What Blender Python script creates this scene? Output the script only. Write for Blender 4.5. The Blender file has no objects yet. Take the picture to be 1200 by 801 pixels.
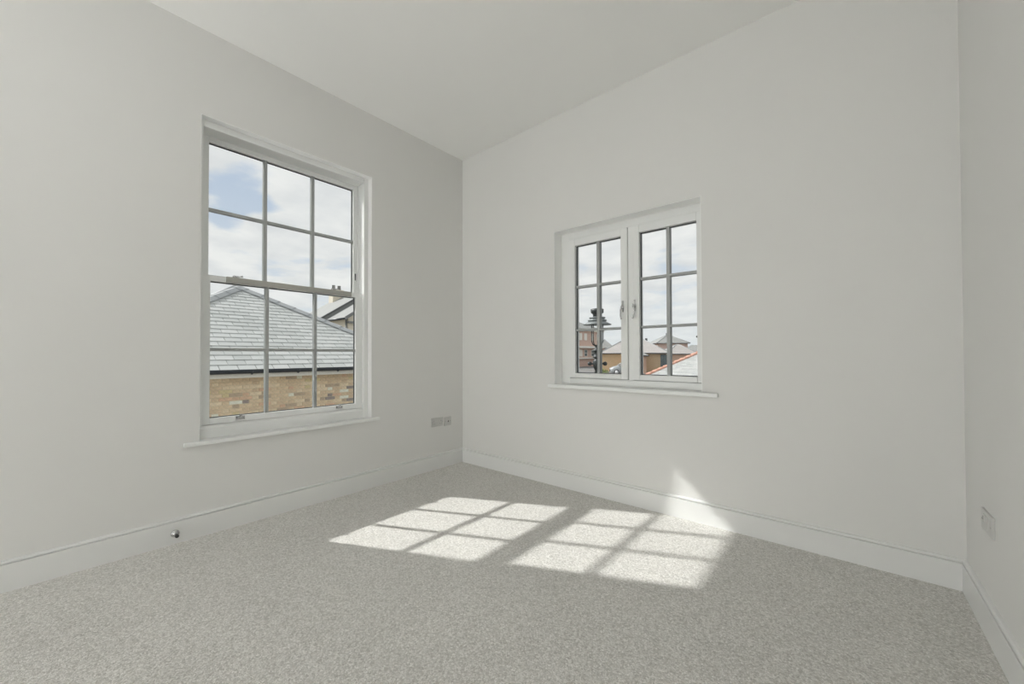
import bpy, bmesh, math, random
from mathutils import Vector, Matrix

# ------------------------------------------------------------------ camera, sky, sun, exposure
SC = bpy.context.scene
COL = SC.collection
CAM = Vector((3.0008, -2.7457, 1.1))
F_PX, YAW, PITCH, ROLL = 456.173, 0.7033, 0.0122, -0.0027
cd = bpy.data.cameras.new('camera')
cam = bpy.data.objects.new('camera', cd)
COL.objects.link(cam)
SC.camera = cam
fw = Vector((-math.sin(YAW) * math.cos(PITCH), math.cos(YAW) * math.cos(PITCH), math.sin(PITCH)))
rt = Vector((math.cos(YAW), math.sin(YAW), 0))
up = rt.cross(fw)
c_, s_ = math.cos(ROLL), math.sin(ROLL)
rt, up = c_ * rt + s_ * up, -s_ * rt + c_ * up
m = Matrix((rt, up, -fw)).transposed().to_4x4()
m.translation = CAM
cam.matrix_world = m
cd.sensor_width = 36.0
cd.lens = F_PX / 1200 * 36
cd.shift_x = -0.1036 / 1200
cd.shift_y = 9.1459 / 1200
cd.clip_start = 0.02
cd.clip_end = 3000

SC.view_settings.view_transform = 'Standard'
SC.view_settings.look = 'None'
SC.view_settings.gamma = 1
SC.view_settings.use_curve_mapping = False
SC.view_settings.exposure = 0.0
SC.cycles.max_bounces = 16
SC.cycles.diffuse_bounces = 10
SC.cycles.glossy_bounces = 4
SC.cycles.transmission_bounces = 8
SC.cycles.transparent_max_bounces = 16
SC.cycles.caustics_reflective = False
SC.cycles.caustics_refractive = False
SC.cycles.sample_clamp_indirect = 6.0
SC.cycles.use_denoising = True

SKY_STRENGTH = 1.03
SUN_STRENGTH = 4.4
FLOOR_FILL_STRENGTH = 28.0  # added fill at the unseen end of the room
CEILING_FILL_STRENGTH = 9.0  # added fill under the ceiling, out of view


def build_sky():
    w = bpy.data.worlds.new('sky')
    SC.world = w
    w.use_nodes = True
    nt = w.node_tree
    N, L = nt.nodes, nt.links
    N.clear()
    out = N.new('ShaderNodeOutputWorld')
    bg = N.new('ShaderNodeBackground')
    L.new(bg.outputs[0], out.inputs[0])
    bg.inputs['Strength'].default_value = SKY_STRENGTH
    tc = N.new('ShaderNodeTexCoord')
    sep = N.new('ShaderNodeSeparateXYZ')
    L.new(tc.outputs['Generated'], sep.inputs[0])

    def math_(op, a, b=None, clamp=False):
        n = N.new('ShaderNodeMath')
        n.operation = op
        n.use_clamp = clamp
        for i, v in enumerate((a, b)):
            if v is None:
                continue
            if isinstance(v, (int, float)):
                n.inputs[i].default_value = v
            else:
                L.new(v, n.inputs[i])
        return n.outputs[0]

    zc = math_('MAXIMUM', sep.outputs[2], 0.0)
    den = math_('ADD', zc, 0.15)
    px = math_('DIVIDE', sep.outputs[0], den)
    py = math_('DIVIDE', sep.outputs[1], den)
    comb = N.new('ShaderNodeCombineXYZ')
    L.new(px, comb.inputs[0])
    L.new(py, comb.inputs[1])
    no = N.new('ShaderNodeTexNoise')
    no.inputs['Scale'].default_value = 1.5
    no.inputs['Detail'].default_value = 7
    no.inputs['Roughness'].default_value = 0.52
    no.inputs['Distortion'].default_value = 0.25
    L.new(comb.outputs[0], no.inputs['Vector'])
    val = no.outputs[0]

    def blob(x, y, rx, ry, amp):
        nonlocal val
        dx = math_('DIVIDE', math_('SUBTRACT', px, x), rx)
        dy = math_('DIVIDE', math_('SUBTRACT', py, y), ry)
        d2 = math_('ADD', math_('MULTIPLY', dx, dx), math_('MULTIPLY', dy, dy))
        g = math_('EXPONENT', math_('MULTIPLY', d2, -1.0))
        val = math_('ADD', val, math_('MULTIPLY', g, amp))
    # openings of blue between the cloud banks
    blob(-2.20, 0.52, 0.28, 0.09, -0.22)
    blob(-1.95, 0.60, 0.10, 0.06, -0.14)
    blob(-1.28, 2.30, 0.16, 0.20, -0.14)
    blob(-0.87, 2.45, 0.22, 0.22, -0.12)
    blob(-1.80, 0.68, 0.13, 0.09, 0.2)
    blob(-1.60, 0.80, 0.25, 0.16, 0.2)
    ramp = N.new('ShaderNodeValToRGB')
    ramp.color_ramp.interpolation = 'EASE'
    ramp.color_ramp.elements[0].position = 0.34
    ramp.color_ramp.elements[0].color = (0, 0, 0, 1)
    ramp.color_ramp.elements[1].position = 0.46
    ramp.color_ramp.elements[1].color = (1, 1, 1, 1)
    L.new(val, ramp.inputs[0])
    # cloud shading
    no2 = N.new('ShaderNodeTexNoise')
    no2.inputs['Scale'].default_value = 3.1
    no2.inputs['Detail'].default_value = 5
    L.new(comb.outputs[0], no2.inputs['Vector'])
    cr = N.new('ShaderNodeValToRGB')
    cr.color_ramp.elements[0].position = 0.3
    cr.color_ramp.elements[0].color = (0.68, 0.70, 0.715, 1)
    cr.color_ramp.elements[1].position = 0.62
    cr.color_ramp.elements[1].color = (0.84, 0.845, 0.835, 1)
    L.new(no2.outputs[0], cr.inputs[0])
    # blue that pales towards the horizon
    br = N.new('ShaderNodeValToRGB')
    br.color_ramp.elements[0].position = 0.0
    br.color_ramp.elements[0].color = (0.72, 0.77, 0.80, 1)
    br.color_ramp.elements[1].position = 0.55
    br.color_ramp.elements[1].color = (0.35, 0.46, 0.64, 1)
    L.new(zc, br.inputs[0])
    mix = N.new('ShaderNodeMix')
    mix.data_type = 'RGBA'
    L.new(ramp.outputs[0], mix.inputs['Factor'])
    L.new(br.outputs[0], mix.inputs[6])
    L.new(cr.outputs[0], mix.inputs[7])
    # haze at the horizon
    hz = N.new('ShaderNodeValToRGB')
    hz.color_ramp.elements[0].position = 0.0
    hz.color_ramp.elements[0].color = (1, 1, 1, 1)
    hz.color_ramp.elements[1].position = 0.16
    hz.color_ramp.elements[1].color = (0, 0, 0, 1)
    L.new(zc, hz.inputs[0])
    mix2 = N.new('ShaderNodeMix')
    mix2.data_type = 'RGBA'
    L.new(math_('MULTIPLY', hz.outputs[0], 0.8), mix2.inputs['Factor'])
    L.new(mix.outputs[2], mix2.inputs[6])
    mix2.inputs[7].default_value = (0.70, 0.74, 0.76, 1)
    L.new(mix2.outputs[2], bg.inputs['Color'])


build_sky()
sd = bpy.data.lights.new('sun', 'SUN')
sd.energy = SUN_STRENGTH
sd.angle = math.radians(1.0)
sd.color = (1.0, 0.985, 0.965)
sun = bpy.data.objects.new('sun', sd)
COL.objects.link(sun)
SUN_DIR = Vector((1.07, 0.525, -1.0)).normalized()
sun.rotation_euler = SUN_DIR.to_track_quat('-Z', 'Y').to_euler()
sun.location = -SUN_DIR * 60 + Vector((0, 0, 3))


# ------------------------------------------------------------------ materials
MATS = {}


def mat(name, col, rough=0.6, metal=0.0, var=0.0, vscale=20.0, bump=0.0, bscale=200.0, spec=0.5, coat=0.0):
    if name in MATS:
        return MATS[name]
    mt = bpy.data.materials.new(name)
    mt.use_nodes = True
    nt = mt.node_tree
    N, L = nt.nodes, nt.links
    b = N['Principled BSDF']
    b.inputs['Base Color'].default_value = (*col, 1)
    b.inputs['Roughness'].default_value = rough
    b.inputs['Metallic'].default_value = metal
    b.inputs['Specular IOR Level'].default_value = spec
    b.inputs['Coat Weight'].default_value = coat
    tc = N.new('ShaderNodeTexCoord')
    if var > 0:
        n = N.new('ShaderNodeTexNoise')
        n.inputs['Scale'].default_value = vscale
        n.inputs['Detail'].default_value = 4
        L.new(tc.outputs['Object'], n.inputs['Vector'])
        r = N.new('ShaderNodeValToRGB')
        r.color_ramp.elements[0].position = 0.3
        r.color_ramp.elements[1].position = 0.7
        r.color_ramp.elements[0].color = (*[max(0, c * (1 - var)) for c in col], 1)
        r.color_ramp.elements[1].color = (*[min(1, c * (1 + var)) for c in col], 1)
        L.new(n.outputs[0], r.inputs[0])
        L.new(r.outputs[0], b.inputs['Base Color'])
    if bump > 0:
        n = N.new('ShaderNodeTexNoise')
        n.inputs['Scale'].default_value = bscale
        n.inputs['Detail'].default_value = 3
        L.new(tc.outputs['Object'], n.inputs['Vector'])
        bm_ = N.new('ShaderNodeBump')
        bm_.inputs['Strength'].default_value = bump
        bm_.inputs['Distance'].default_value = 0.002
        L.new(n.outputs[0], bm_.inputs['Height'])
        L.new(bm_.outputs[0], b.inputs['Normal'])
    MATS[name] = mt
    return mt


def glass_mat(name='window_glass', ior=1.2):
    mt = bpy.data.materials.new(name)
    mt.use_nodes = True
    nt = mt.node_tree
    N, L = nt.nodes, nt.links
    N.clear()
    o = N.new('ShaderNodeOutputMaterial')
    t = N.new('ShaderNodeBsdfTransparent')
    t.inputs[0].default_value = (0.985, 0.992, 0.988, 1)
    g = N.new('ShaderNodeBsdfGlossy')
    g.inputs['Roughness'].default_value = 0.01
    f = N.new('ShaderNodeFresnel')
    f.inputs[0].default_value = ior
    mx = N.new('ShaderNodeMixShader')
    L.new(f.outputs[0], mx.inputs[0])
    L.new(t.outputs[0], mx.inputs[1])
    L.new(g.outputs[0], mx.inputs[2])
    L.new(mx.outputs[0], o.inputs[0])
    return mt


def carpet_mat():
    mt = bpy.data.materials.new('carpet')
    mt.use_nodes = True
    nt = mt.node_tree
    N, L = nt.nodes, nt.links
    b = N['Principled BSDF']
    b.inputs['Roughness'].default_value = 1.0
    b.inputs['Specular IOR Level'].default_value = 0.05
    b.inputs['Sheen Weight'].default_value = 0.15
    b.inputs['Sheen Roughness'].default_value = 0.6
    tc = N.new('ShaderNodeTexCoord')
    # twisted tufts
    wob = N.new('ShaderNodeTexNoise')
    wob.inputs['Scale'].default_value = 160
    wob.inputs['Detail'].default_value = 2
    L.new(tc.outputs['Object'], wob.inputs['Vector'])
    add = N.new('ShaderNodeMix')
    add.data_type = 'RGBA'
    add.blend_type = 'LINEAR_LIGHT'
    add.inputs['Factor'].default_value = 0.008
    L.new(tc.outputs['Object'], add.inputs[6])
    L.new(wob.outputs['Color'], add.inputs[7])
    v = N.new('ShaderNodeTexVoronoi')
    v.inputs['Scale'].default_value = 170
    L.new(add.outputs[2], v.inputs['Vector'])
    sp = N.new('ShaderNodeSeparateColor')
    L.new(v.outputs['Color'], sp.inputs[0])
    r = N.new('ShaderNodeValToRGB')
    e = r.color_ramp.elements
    e[0].position = 0.0
    e[0].color = (0.53, 0.52, 0.49, 1)
    e[1].position = 1.0
    e[1].color = (0.89, 0.88, 0.855, 1)
    for p_, c in ((0.35, (0.68, 0.67, 0.64, 1)), (0.7, (0.765, 0.755, 0.722, 1))):
        q = e.new(p_)
        q.color = c
    L.new(sp.outputs[0], r.inputs[0])
    # dark gaps between tufts
    gap = N.new('ShaderNodeValToRGB')
    gap.color_ramp.elements[0].position = 0.25
    gap.color_ramp.elements[0].color = (1, 1, 1, 1)
    gap.color_ramp.elements[1].position = 0.75
    gap.color_ramp.elements[1].color = (0.62, 0.60, 0.57, 1)
    L.new(v.outputs['Distance'], gap.inputs[0])
    mu = N.new('ShaderNodeMix')
    mu.data_type = 'RGBA'
    mu.blend_type = 'MULTIPLY'
    mu.inputs['Factor'].default_value = 0.6
    L.new(r.outputs[0], mu.inputs[6])
    L.new(gap.outputs[0], mu.inputs[7])
    # broad lie of the pile
    big = N.new('ShaderNodeTexNoise')
    big.inputs['Scale'].default_value = 2.2
    big.inputs['Detail'].default_value = 3
    L.new(tc.outputs['Object'], big.inputs['Vector'])
    br = N.new('ShaderNodeValToRGB')
    br.color_ramp.elements[0].position = 0.3
    br.color_ramp.elements[0].color = (0.95, 0.95, 0.95, 1)
    br.color_ramp.elements[1].position = 0.7
    br.color_ramp.elements[1].color = (1.0, 1.0, 1.0, 1)
    L.new(big.outputs[0], br.inputs[0])
    mu2 = N.new('ShaderNodeMix')
    mu2.data_type = 'RGBA'
    mu2.blend_type = 'MULTIPLY'
    mu2.inputs['Factor'].default_value = 1.0
    L.new(mu.outputs[2], mu2.inputs[6])
    L.new(br.outputs[0], mu2.inputs[7])
    L.new(mu2.outputs[2], b.inputs['Base Color'])
    bp = N.new('ShaderNodeBump')
    bp.invert = True
    bp.inputs['Strength'].default_value = 0.55
    bp.inputs['Distance'].default_value = 0.004
    L.new(v.outputs['Distance'], bp.inputs['Height'])
    L.new(bp.outputs[0], b.inputs['Normal'])
    return mt


M_WALL = mat('wall_paint', (0.72, 0.718, 0.702), 0.85, var=0.008, vscale=1.2, bump=0.04, bscale=350, spec=0.25)
M_CEIL = mat('ceiling_paint', (0.85, 0.85, 0.835), 0.9, var=0.006, vscale=1.0, spec=0.2)
M_LIT_REVEAL = mat('lit_reveal_white', (0.90, 0.905, 0.895), 0.32, var=0.006, vscale=3, spec=0.5)  # whiter than the walls, standing in for daylight bounced onto the reveals
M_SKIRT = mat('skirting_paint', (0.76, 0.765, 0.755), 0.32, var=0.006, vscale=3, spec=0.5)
M_SASH = mat('white_window_paint', (0.80, 0.81, 0.80), 0.38, var=0.006, vscale=4, spec=0.45)
M_BAR = mat('backlit_bar_grey', (0.35, 0.365, 0.36), 0.5, var=0.03, vscale=12)  # white bars against the sky, their backlit shade put into the colour
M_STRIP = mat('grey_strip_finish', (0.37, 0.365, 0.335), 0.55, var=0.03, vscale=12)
M_GASKET = mat('dark_gasket', (0.05, 0.055, 0.058), 0.6, var=0.1)
M_CHROME = mat('chrome', (0.50, 0.50, 0.50), 0.2, 1.0, var=0.02)
M_HANDLE = mat('brushed_chrome', (0.55, 0.55, 0.55), 0.2, 1.0, var=0.02)
M_RUBBER = mat('black_rubber', (0.012, 0.012, 0.012), 0.6, var=0.1)
M_PLATE = mat('grey_white_plastic', (0.56, 0.56, 0.545), 0.35, var=0.01)
M_DARK = mat('dark_recess', (0.02, 0.02, 0.02), 0.7, var=0.1)
M_GREYPIN = mat('grey_pin_recess', (0.20, 0.20, 0.195), 0.6, var=0.1)
M_GLASS = glass_mat()
M_LGLASS = glass_mat('lantern_glass', 1.08)
M_CARPET = carpet_mat()
M_SLATE = [mat('slate_%d' % i, c, 0.5, var=0.06, vscale=3, bump=0.15, bscale=60) for i, c in enumerate(
    ((0.50, 0.515, 0.50), (0.53, 0.545, 0.53), (0.465, 0.48, 0.465), (0.55, 0.56, 0.545)))]
M_SLATE_F = [mat('far_slate_%d' % i, c, 0.6, var=0.06, vscale=3) for i, c in enumerate(
    ((0.41, 0.42, 0.41), (0.45, 0.46, 0.445), (0.38, 0.39, 0.38), (0.46, 0.465, 0.45)))]
M_HIP = mat('hip_capping', (0.37, 0.385, 0.39), 0.6, var=0.05, vscale=6)
M_UNDER = mat('roof_underlay', (0.10, 0.11, 0.115), 0.9, var=0.1)
M_BRICK = [mat('brick_%s' % n, c, 0.9, var=0.14, vscale=18, bump=0.5, bscale=90, spec=0.15) for n, c in (
    ('buff', (0.798, 0.643, 0.446)), ('tan', (0.752, 0.597, 0.415)), ('straw', (0.866, 0.725, 0.521)),
    ('brown', (0.570, 0.456, 0.335)), ('orange', (0.775, 0.550, 0.384)), ('cream', (0.930, 0.901, 0.744)),
    ('grey', (0.376, 0.328, 0.298)), ('ochre', (0.752, 0.643, 0.384)))]
M_MORTAR = mat('mortar', (0.80, 0.69, 0.52), 0.95, var=0.08, vscale=8, bump=0.5, bscale=120)
M_FASCIA = mat('cream_fascia', (0.90, 0.86, 0.76), 0.6, var=0.02)
M_GUTTER = mat('dark_gutter', (0.045, 0.052, 0.060), 0.4, var=0.1)
M_RENDER = mat('cream_render', (0.80, 0.73, 0.60), 0.9, var=0.03, vscale=2)
M_LEAD = mat('lead_grey', (0.22, 0.225, 0.22), 0.6, var=0.1)
M_ROOFGREY = mat('pale_slate_roof', (0.30, 0.303, 0.292), 0.75, var=0.05, vscale=2)
M_ROOFPINK = mat('pinkish_slate_roof', (0.40, 0.375, 0.36), 0.8, var=0.06, vscale=1.0)
M_TERRA = mat('terracotta_tile', (0.72, 0.40, 0.30), 0.8, var=0.1, vscale=5)
M_IRON = mat('black_iron', (0.035, 0.042, 0.042), 0.45, var=0.15)
M_HOOD = mat('weathered_grey_metal', (0.22, 0.24, 0.24), 0.45, 0.3, var=0.15)
M_ROAD = mat('asphalt', (0.20, 0.20, 0.195), 0.95, var=0.1, vscale=0.4)
M_LEAF = mat('leaf_green', (0.22, 0.27, 0.09), 0.8, var=0.3, vscale=8)
M_HILL = mat('hill_haze_green', (0.34, 0.40, 0.43), 1.0, var=0.1, vscale=0.02)
M_PANE = mat('far_window_glass', (0.16, 0.20, 0.21), 0.1, var=0.15, vscale=2)
M_FRAMEW = mat('far_window_frame', (0.85, 0.83, 0.77), 0.6, var=0.02)
M_BLUEGREY = mat('blue_grey_joinery', (0.10, 0.13, 0.15), 0.5, var=0.05)
M_CARPAINT = mat('silver_car_paint', (0.40, 0.42, 0.43), 0.35, 0.2, var=0.02, coat=0.6)
M_CARGLASS = mat('car_glass', (0.07, 0.085, 0.09), 0.06, var=0.1)
M_TYRE = mat('tyre', (0.02, 0.02, 0.02), 0.85, var=0.1)
M_ALLOY = mat('pale_alloy', (0.78, 0.79, 0.80), 0.35, 0.3, var=0.02)
M_LIGHT = mat('clear_lamp_lens', (0.75, 0.76, 0.76), 0.15, var=0.05)


def brickwork(name, cols, mortar, scale=1.0):
    """brickwork too far away to pick single bricks apart"""
    mt = bpy.data.materials.new(name)
    mt.use_nodes = True
    nt = mt.node_tree
    N, L = nt.nodes, nt.links
    b = N['Principled BSDF']
    b.inputs['Roughness'].default_value = 0.9
    tc = N.new('ShaderNodeTexCoord')
    sep = N.new('ShaderNodeSeparateXYZ')
    L.new(tc.outputs['Object'], sep.inputs[0])
    ad = N.new('ShaderNodeMath')
    ad.operation = 'ADD'
    L.new(sep.outputs[0], ad.inputs[0])
    L.new(sep.outputs[1], ad.inputs[1])
    cb = N.new('ShaderNodeCombineXYZ')
    L.new(ad.outputs[0], cb.inputs[0])
    L.new(sep.outputs[2], cb.inputs[1])
    br = N.new('ShaderNodeTexBrick')
    br.inputs['Scale'].default_value = scale
    br.inputs['Brick Width'].default_value = 0.225
    br.inputs['Row Height'].default_value = 0.075
    br.inputs['Mortar Size'].default_value = 0.006
    br.inputs['Color1'].default_value = (*cols[0], 1)
    br.inputs['Color2'].default_value = (*cols[1], 1)
    br.inputs['Mortar'].default_value = (*mortar, 1)
    L.new(cb.outputs[0], br.inputs['Vector'])
    L.new(br.outputs[0], b.inputs['Base Color'])
    return mt


M_REDBRICK = brickwork('far_red_brick', ((0.58, 0.37, 0.27), (0.66, 0.43, 0.32)), (0.62, 0.48, 0.38))
M_TANBRICK = brickwork('far_tan_brick', ((0.64, 0.47, 0.27), (0.70, 0.49, 0.31)), (0.68, 0.56, 0.40))
M_PINKBRICK = brickwork('far_pink_brick', ((0.60, 0.42, 0.35), (0.67, 0.48, 0.40)), (0.66, 0.54, 0.46))


# ------------------------------------------------------------------ mesh helpers
class MB:
    """gathers shapes and links them as one mesh object"""

    def __init__(self):
        self.v, self.f, self.smooth = [], [], []

    def add(self, vs, fs, smooth=False):
        o = len(self.v)
        self.v += [tuple(q) for q in vs]
        self.f += [tuple(i + o for i in q) for q in fs]
        self.smooth += [smooth] * len(fs)
        return self

    def box(self, x0, x1, y0, y1, z0, z1, M=None):
        vs = [Vector((x, y, z)) for x in (x0, x1) for y in (y0, y1) for z in (z0, z1)]
        if M is not None:
            vs = [M @ q for q in vs]
        return self.add(vs, [(0, 1, 3, 2), (4, 6, 7, 5), (0, 4, 5, 1), (2, 3, 7, 6), (0, 2, 6, 4), (1, 5, 7, 3)])

    def prism(self, poly, axis, a0, a1, M=None):
        """2-D polygon swept along an axis: 'x' poly=(y,z), 'y' poly=(x,z), 'z' poly=(x,y)"""
        n = len(poly)

        def at(q, a):
            w = {'x': (a, q[0], q[1]), 'y': (q[0], a, q[1]), 'z': (q[0], q[1], a)}[axis]
            w = Vector(w)
            return M @ w if M is not None else w
        vs = [at(q, a0) for q in poly] + [at(q, a1) for q in poly]
        fs = [(i, (i + 1) % n, n + (i + 1) % n, n + i) for i in range(n)]
        fs += [tuple(range(n))[::-1], tuple(range(n, 2 * n))]
        return self.add(vs, fs)

    def poly_slab(self, pts, d):
        """planar polygon given in space, thickened by the vector d"""
        n = len(pts)
        pts = [Vector(q) for q in pts]
        vs = pts + [q + Vector(d) for q in pts]
        fs = [(i, (i + 1) % n, n + (i + 1) % n, n + i) for i in range(n)]
        fs += [tuple(range(n))[::-1], tuple(range(n, 2 * n))]
        return self.add(vs, fs)

    def tube(self, path, r, n=8, caps=True):
        path = [Vector(q) for q in path]
        rs = r if isinstance(r, (list, tuple)) else [r] * len(path)
        vs, fs = [], []
        ref = None
        for i, q in enumerate(path):
            a = path[max(0, i - 1)]
            b = path[min(len(path) - 1, i + 1)]
            t = (b - a).normalized()
            if ref is None:
                ref = t.orthogonal().normalized()
            u = (ref - t * ref.dot(t))
            u = u.normalized() if u.length > 1e-6 else t.orthogonal().normalized()
            ref = u
            w = t.cross(u)
            for k in range(n):
                an = 2 * math.pi * k / n
                vs.append(q + rs[i] * (math.cos(an) * u + math.sin(an) * w))
        for i in range(len(path) - 1):
            for k in range(n):
                k2 = (k + 1) % n
                fs.append((i * n + k, i * n + k2, (i + 1) * n + k2, (i + 1) * n + k))
        self.add(vs, fs, True)
        if caps:
            o = len(self.v) - len(vs)
            for i, rev in ((0, True), (len(path) - 1, False)):
                q = [o + i * n + k for k in range(n)]
                self.f.append(tuple(q[::-1] if rev else q))
                self.smooth.append(False)
        return self

    def lathe(self, prof, n=20, M=None, smooth=True):
        """profile of (radius, height) about z"""
        vs, fs = [], []
        for (r, z) in prof:
            for k in range(n):
                an = 2 * math.pi * k / n
                q = Vector((r * math.cos(an), r * math.sin(an), z))
                vs.append(M @ q if M is not None else q)
        for i in range(len(prof) - 1):
            for k in range(n):
                k2 = (k + 1) % n
                fs.append((i * n + k, i * n + k2, (i + 1) * n + k2, (i + 1) * n + k))
        fs.append(tuple(range(n))[::-1])
        o = (len(prof) - 1) * n
        fs.append(tuple(o + k for k in range(n)))
        return self.add(vs, fs, smooth)

    def build(self, name, material, parent=None, bevel=0.0, segs=2, kind=None):
        me = bpy.data.meshes.new(name)
        me.from_pydata(self.v, [], self.f)
        for p, s in zip(me.polygons, self.smooth):
            p.use_smooth = s
        bm = bmesh.new()
        bm.from_mesh(me)
        bmesh.ops.recalc_face_normals(bm, faces=bm.faces)
        if bevel > 0:
            bmesh.ops.bevel(bm, geom=[e for e in bm.edges if e.calc_face_angle(0) > 0.6],
                            offset=bevel, segments=segs, profile=0.6, affect='EDGES', clamp_overlap=True)
        bm.to_mesh(me)
        bm.free()
        me.materials.append(material)
        return link(name, me, parent, kind)


def link(name, data, parent=None, kind=None):
    o = bpy.data.objects.new(name, data)
    COL.objects.link(o)
    if parent is not None:
        o.parent = parent
        o.matrix_parent_inverse = Matrix.Translation(-total_loc(parent))
    if kind:
        o['kind'] = kind
    return o


def total_loc(o):
    # a root stands at its base; its parts are built in place, so a part's own frame is the world's
    return o.location.copy() if o.parent is None else Vector((0, 0, 0))


def thing(name, label, cat, loc=(0, 0, 0), group=None, kind=None):
    o = bpy.data.objects.new(name, None)
    COL.objects.link(o)
    o.location = loc
    o.empty_display_size = 0.1
    return tag(o, label, cat, group, kind)


def tag(o, label, cat, group=None, kind=None):
    o['label'] = label
    o['category'] = cat
    if group:
        o['group'] = group
    if kind:
        o['kind'] = kind
    return o


def holed_wall(axis, a0, a1, u0, u1, z0, z1, hole):
    """slab across axis from a0 to a1, spanning u0..u1 and z0..z1, with one rectangular hole"""
    hu0, hu1, hz0, hz1 = hole
    us, zs = [u0, hu0, hu1, u1], [z0, hz0, hz1, z1]
    mb = MB()

    def P(a, u, z):
        return (a, u, z) if axis == 'x' else (u, a, z)
    idx = {}
    vs, fs = [], []
    for k, a in enumerate((a0, a1)):
        for i, u in enumerate(us):
            for j, z in enumerate(zs):
                idx[k, i, j] = len(vs)
                vs.append(P(a, u, z))
    for k in (0, 1):
        for i in range(3):
            for j in range(3):
                if (i, j) != (1, 1):
                    fs.append((idx[k, i, j], idx[k, i + 1, j], idx[k, i + 1, j + 1], idx[k, i, j + 1]))
    for i in range(3):
        for j in (0, 3):
            fs.append((idx[0, i, j], idx[0, i + 1, j], idx[1, i + 1, j], idx[1, i, j]))
            fs.append((idx[0, j, i], idx[0, j, i + 1], idx[1, j, i + 1], idx[1, j, i]))
    for (i, j), (p, q) in (((1, 1), (2, 1)), ((2, 1), (2, 2)), ((2, 2), (1, 2)), ((1, 2), (1, 1))):
        fs.append((idx[0, i, j], idx[0, p, q], idx[1, p, q], idx[1, i, j]))
    return mb.add(vs, fs)


# ------------------------------------------------------------------ room shell
W, H, YR, WT = 3.4326, 3.1211, -6.6, 0.31
S_Y0, S_Y1, S_Z0, S_Z1 = -2.1664, -1.0213, 0.577, 2.5921      # sash opening
C_X0, C_X1, C_Z0, C_Z1 = 1.1412, 2.3017, 0.8495, 2.1391       # casement opening

o = MB().box(-WT, W + WT, YR - WT, WT, -0.2, 0).build('floor', M_CARPET)
tag(o, 'speckled warm grey twist pile carpet covering the whole room', 'floor', kind='structure')
o = MB().box(-WT, W + WT, YR - WT, WT, H, H + 0.25).build('ceiling', M_CEIL)
tag(o, 'plain flat white painted ceiling above the empty room', 'ceiling', kind='structure')
o = holed_wall('x', -WT, 0, YR, WT, 0, H, (S_Y0, S_Y1, S_Z0, S_Z1)).build('wall_left', M_WALL)
tag(o, 'white painted wall around the tall sash window', 'wall', kind='structure')
o = holed_wall('y', 0, WT, 0, W, 0, H, (C_X0, C_X1, C_Z0, C_Z1)).build('wall_back', M_WALL)
tag(o, 'white painted wall around the casement pair, sun fan above its skirting', 'wall', kind='structure')
o = MB().box(W, W + WT, YR, WT, 0, H).build('wall_right', M_WALL)
tag(o, 'plain white windowless wall holding one socket plate near the corner', 'wall', kind='structure')
o = MB().box(0, W, YR - WT, YR, 0, H).build('wall_rear', M_WALL)
tag(o, 'plain white wall behind the viewer, no windows', 'wall', kind='structure')

# skirting: flat face, quirk groove, moulded top
SK = [(0, 0), (0.018, 0), (0.018, 0.1255), (0.0168, 0.1268), (0.0055, 0.1272), (0.0055, 0.1320), (0.0155, 0.1325),
      (0.0155, 0.1380), (0.0140, 0.1415), (0.0100, 0.1440), (0, 0.1445)]


def skirting(name, label, kind_of):
    mb = MB()
    if kind_of == 'left':
        mb.prism([(d, z) for d, z in SK], 'y', YR, 0)
    elif kind_of == 'right':
        mb.prism([(W - d, z) for d, z in SK], 'y', YR, 0)
    elif kind_of == 'back':
        mb.prism([(-d, z) for d, z in SK], 'x', 0.005, W - 0.005)
    else:
        mb.prism([(YR + d, z) for d, z in SK], 'x', 0.005, W - 0.005)
    return tag(mb.build(name, M_SKIRT), label, 'skirting board', kind='structure')


skirting('baseboard_left', 'white moulded skirting board below the sash window, carrying the door stop', 'left')
skirting('baseboard_back', 'white moulded skirting board below the casement pair, brightly sunlit at one end', 'back')
skirting('baseboard_right', 'white moulded skirting board along the windowless wall under the single socket plate', 'right')
skirting('baseboard_rear', 'white moulded skirting board behind the viewer', 'rear')

# ------------------------------------------------------------------ window_1: sliding sash in the left wall
w1 = thing('window_1', 'tall white twelve pane sliding sash window facing a slate hipped roof', 'window',
           (0, (S_Y0 + S_Y1) / 2, S_Z0), kind='structure')
XF = -0.055                                   # room face of the box frame
LY0, LY1 = -2.150, -1.062                     # sash width
GY0, GY1 = -2.097, -1.119                     # glass width
mb = MB()
mb.box(-0.225, XF, S_Y0, LY0, S_Z0, S_Z1)
mb.box(-0.225, XF, LY1, S_Y1, S_Z0, S_Z1)
mb.box(-0.225, XF, LY0, LY1, 2.546, S_Z1)
mb.build('box_frame', M_SASH, w1, bevel=0.002)
mb = MB()                                     # linings added to the reveal, bounced light put into their white
mb.box(XF, -0.0005, S_Y0 + 0.0005, S_Y1 - 0.0005, S_Z1 - 0.004, S_Z1 - 0.0005)
mb.box(XF, -0.0005, S_Y0 + 0.0005, S_Y0 + 0.004, 0.5775, S_Z1 - 0.004)
mb.box(XF, -0.0005, S_Y1 - 0.004, S_Y1 - 0.0005, 0.5775, S_Z1 - 0.004)
mb.build('lit_reveal_lining', M_LIT_REVEAL, w1)
mb = MB()                                     # staff bead round the inside of the box
mb.box(XF - 0.001, XF + 0.012, S_Y0 + 0.001, LY0 + 0.006, 0.658, S_Z1 - 0.018)
mb.box(XF - 0.001, XF + 0.012, LY1 - 0.006, LY1 + 0.013, 0.658, S_Z1 - 0.018)
mb.box(XF - 0.001, XF + 0.012, LY0 + 0.006, LY1 - 0.006, 2.540, 2.560)
mb.build('staff_bead', M_SASH, w1, bevel=0.004)
mb = MB()                                     # parting bead between the two sashes
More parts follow.
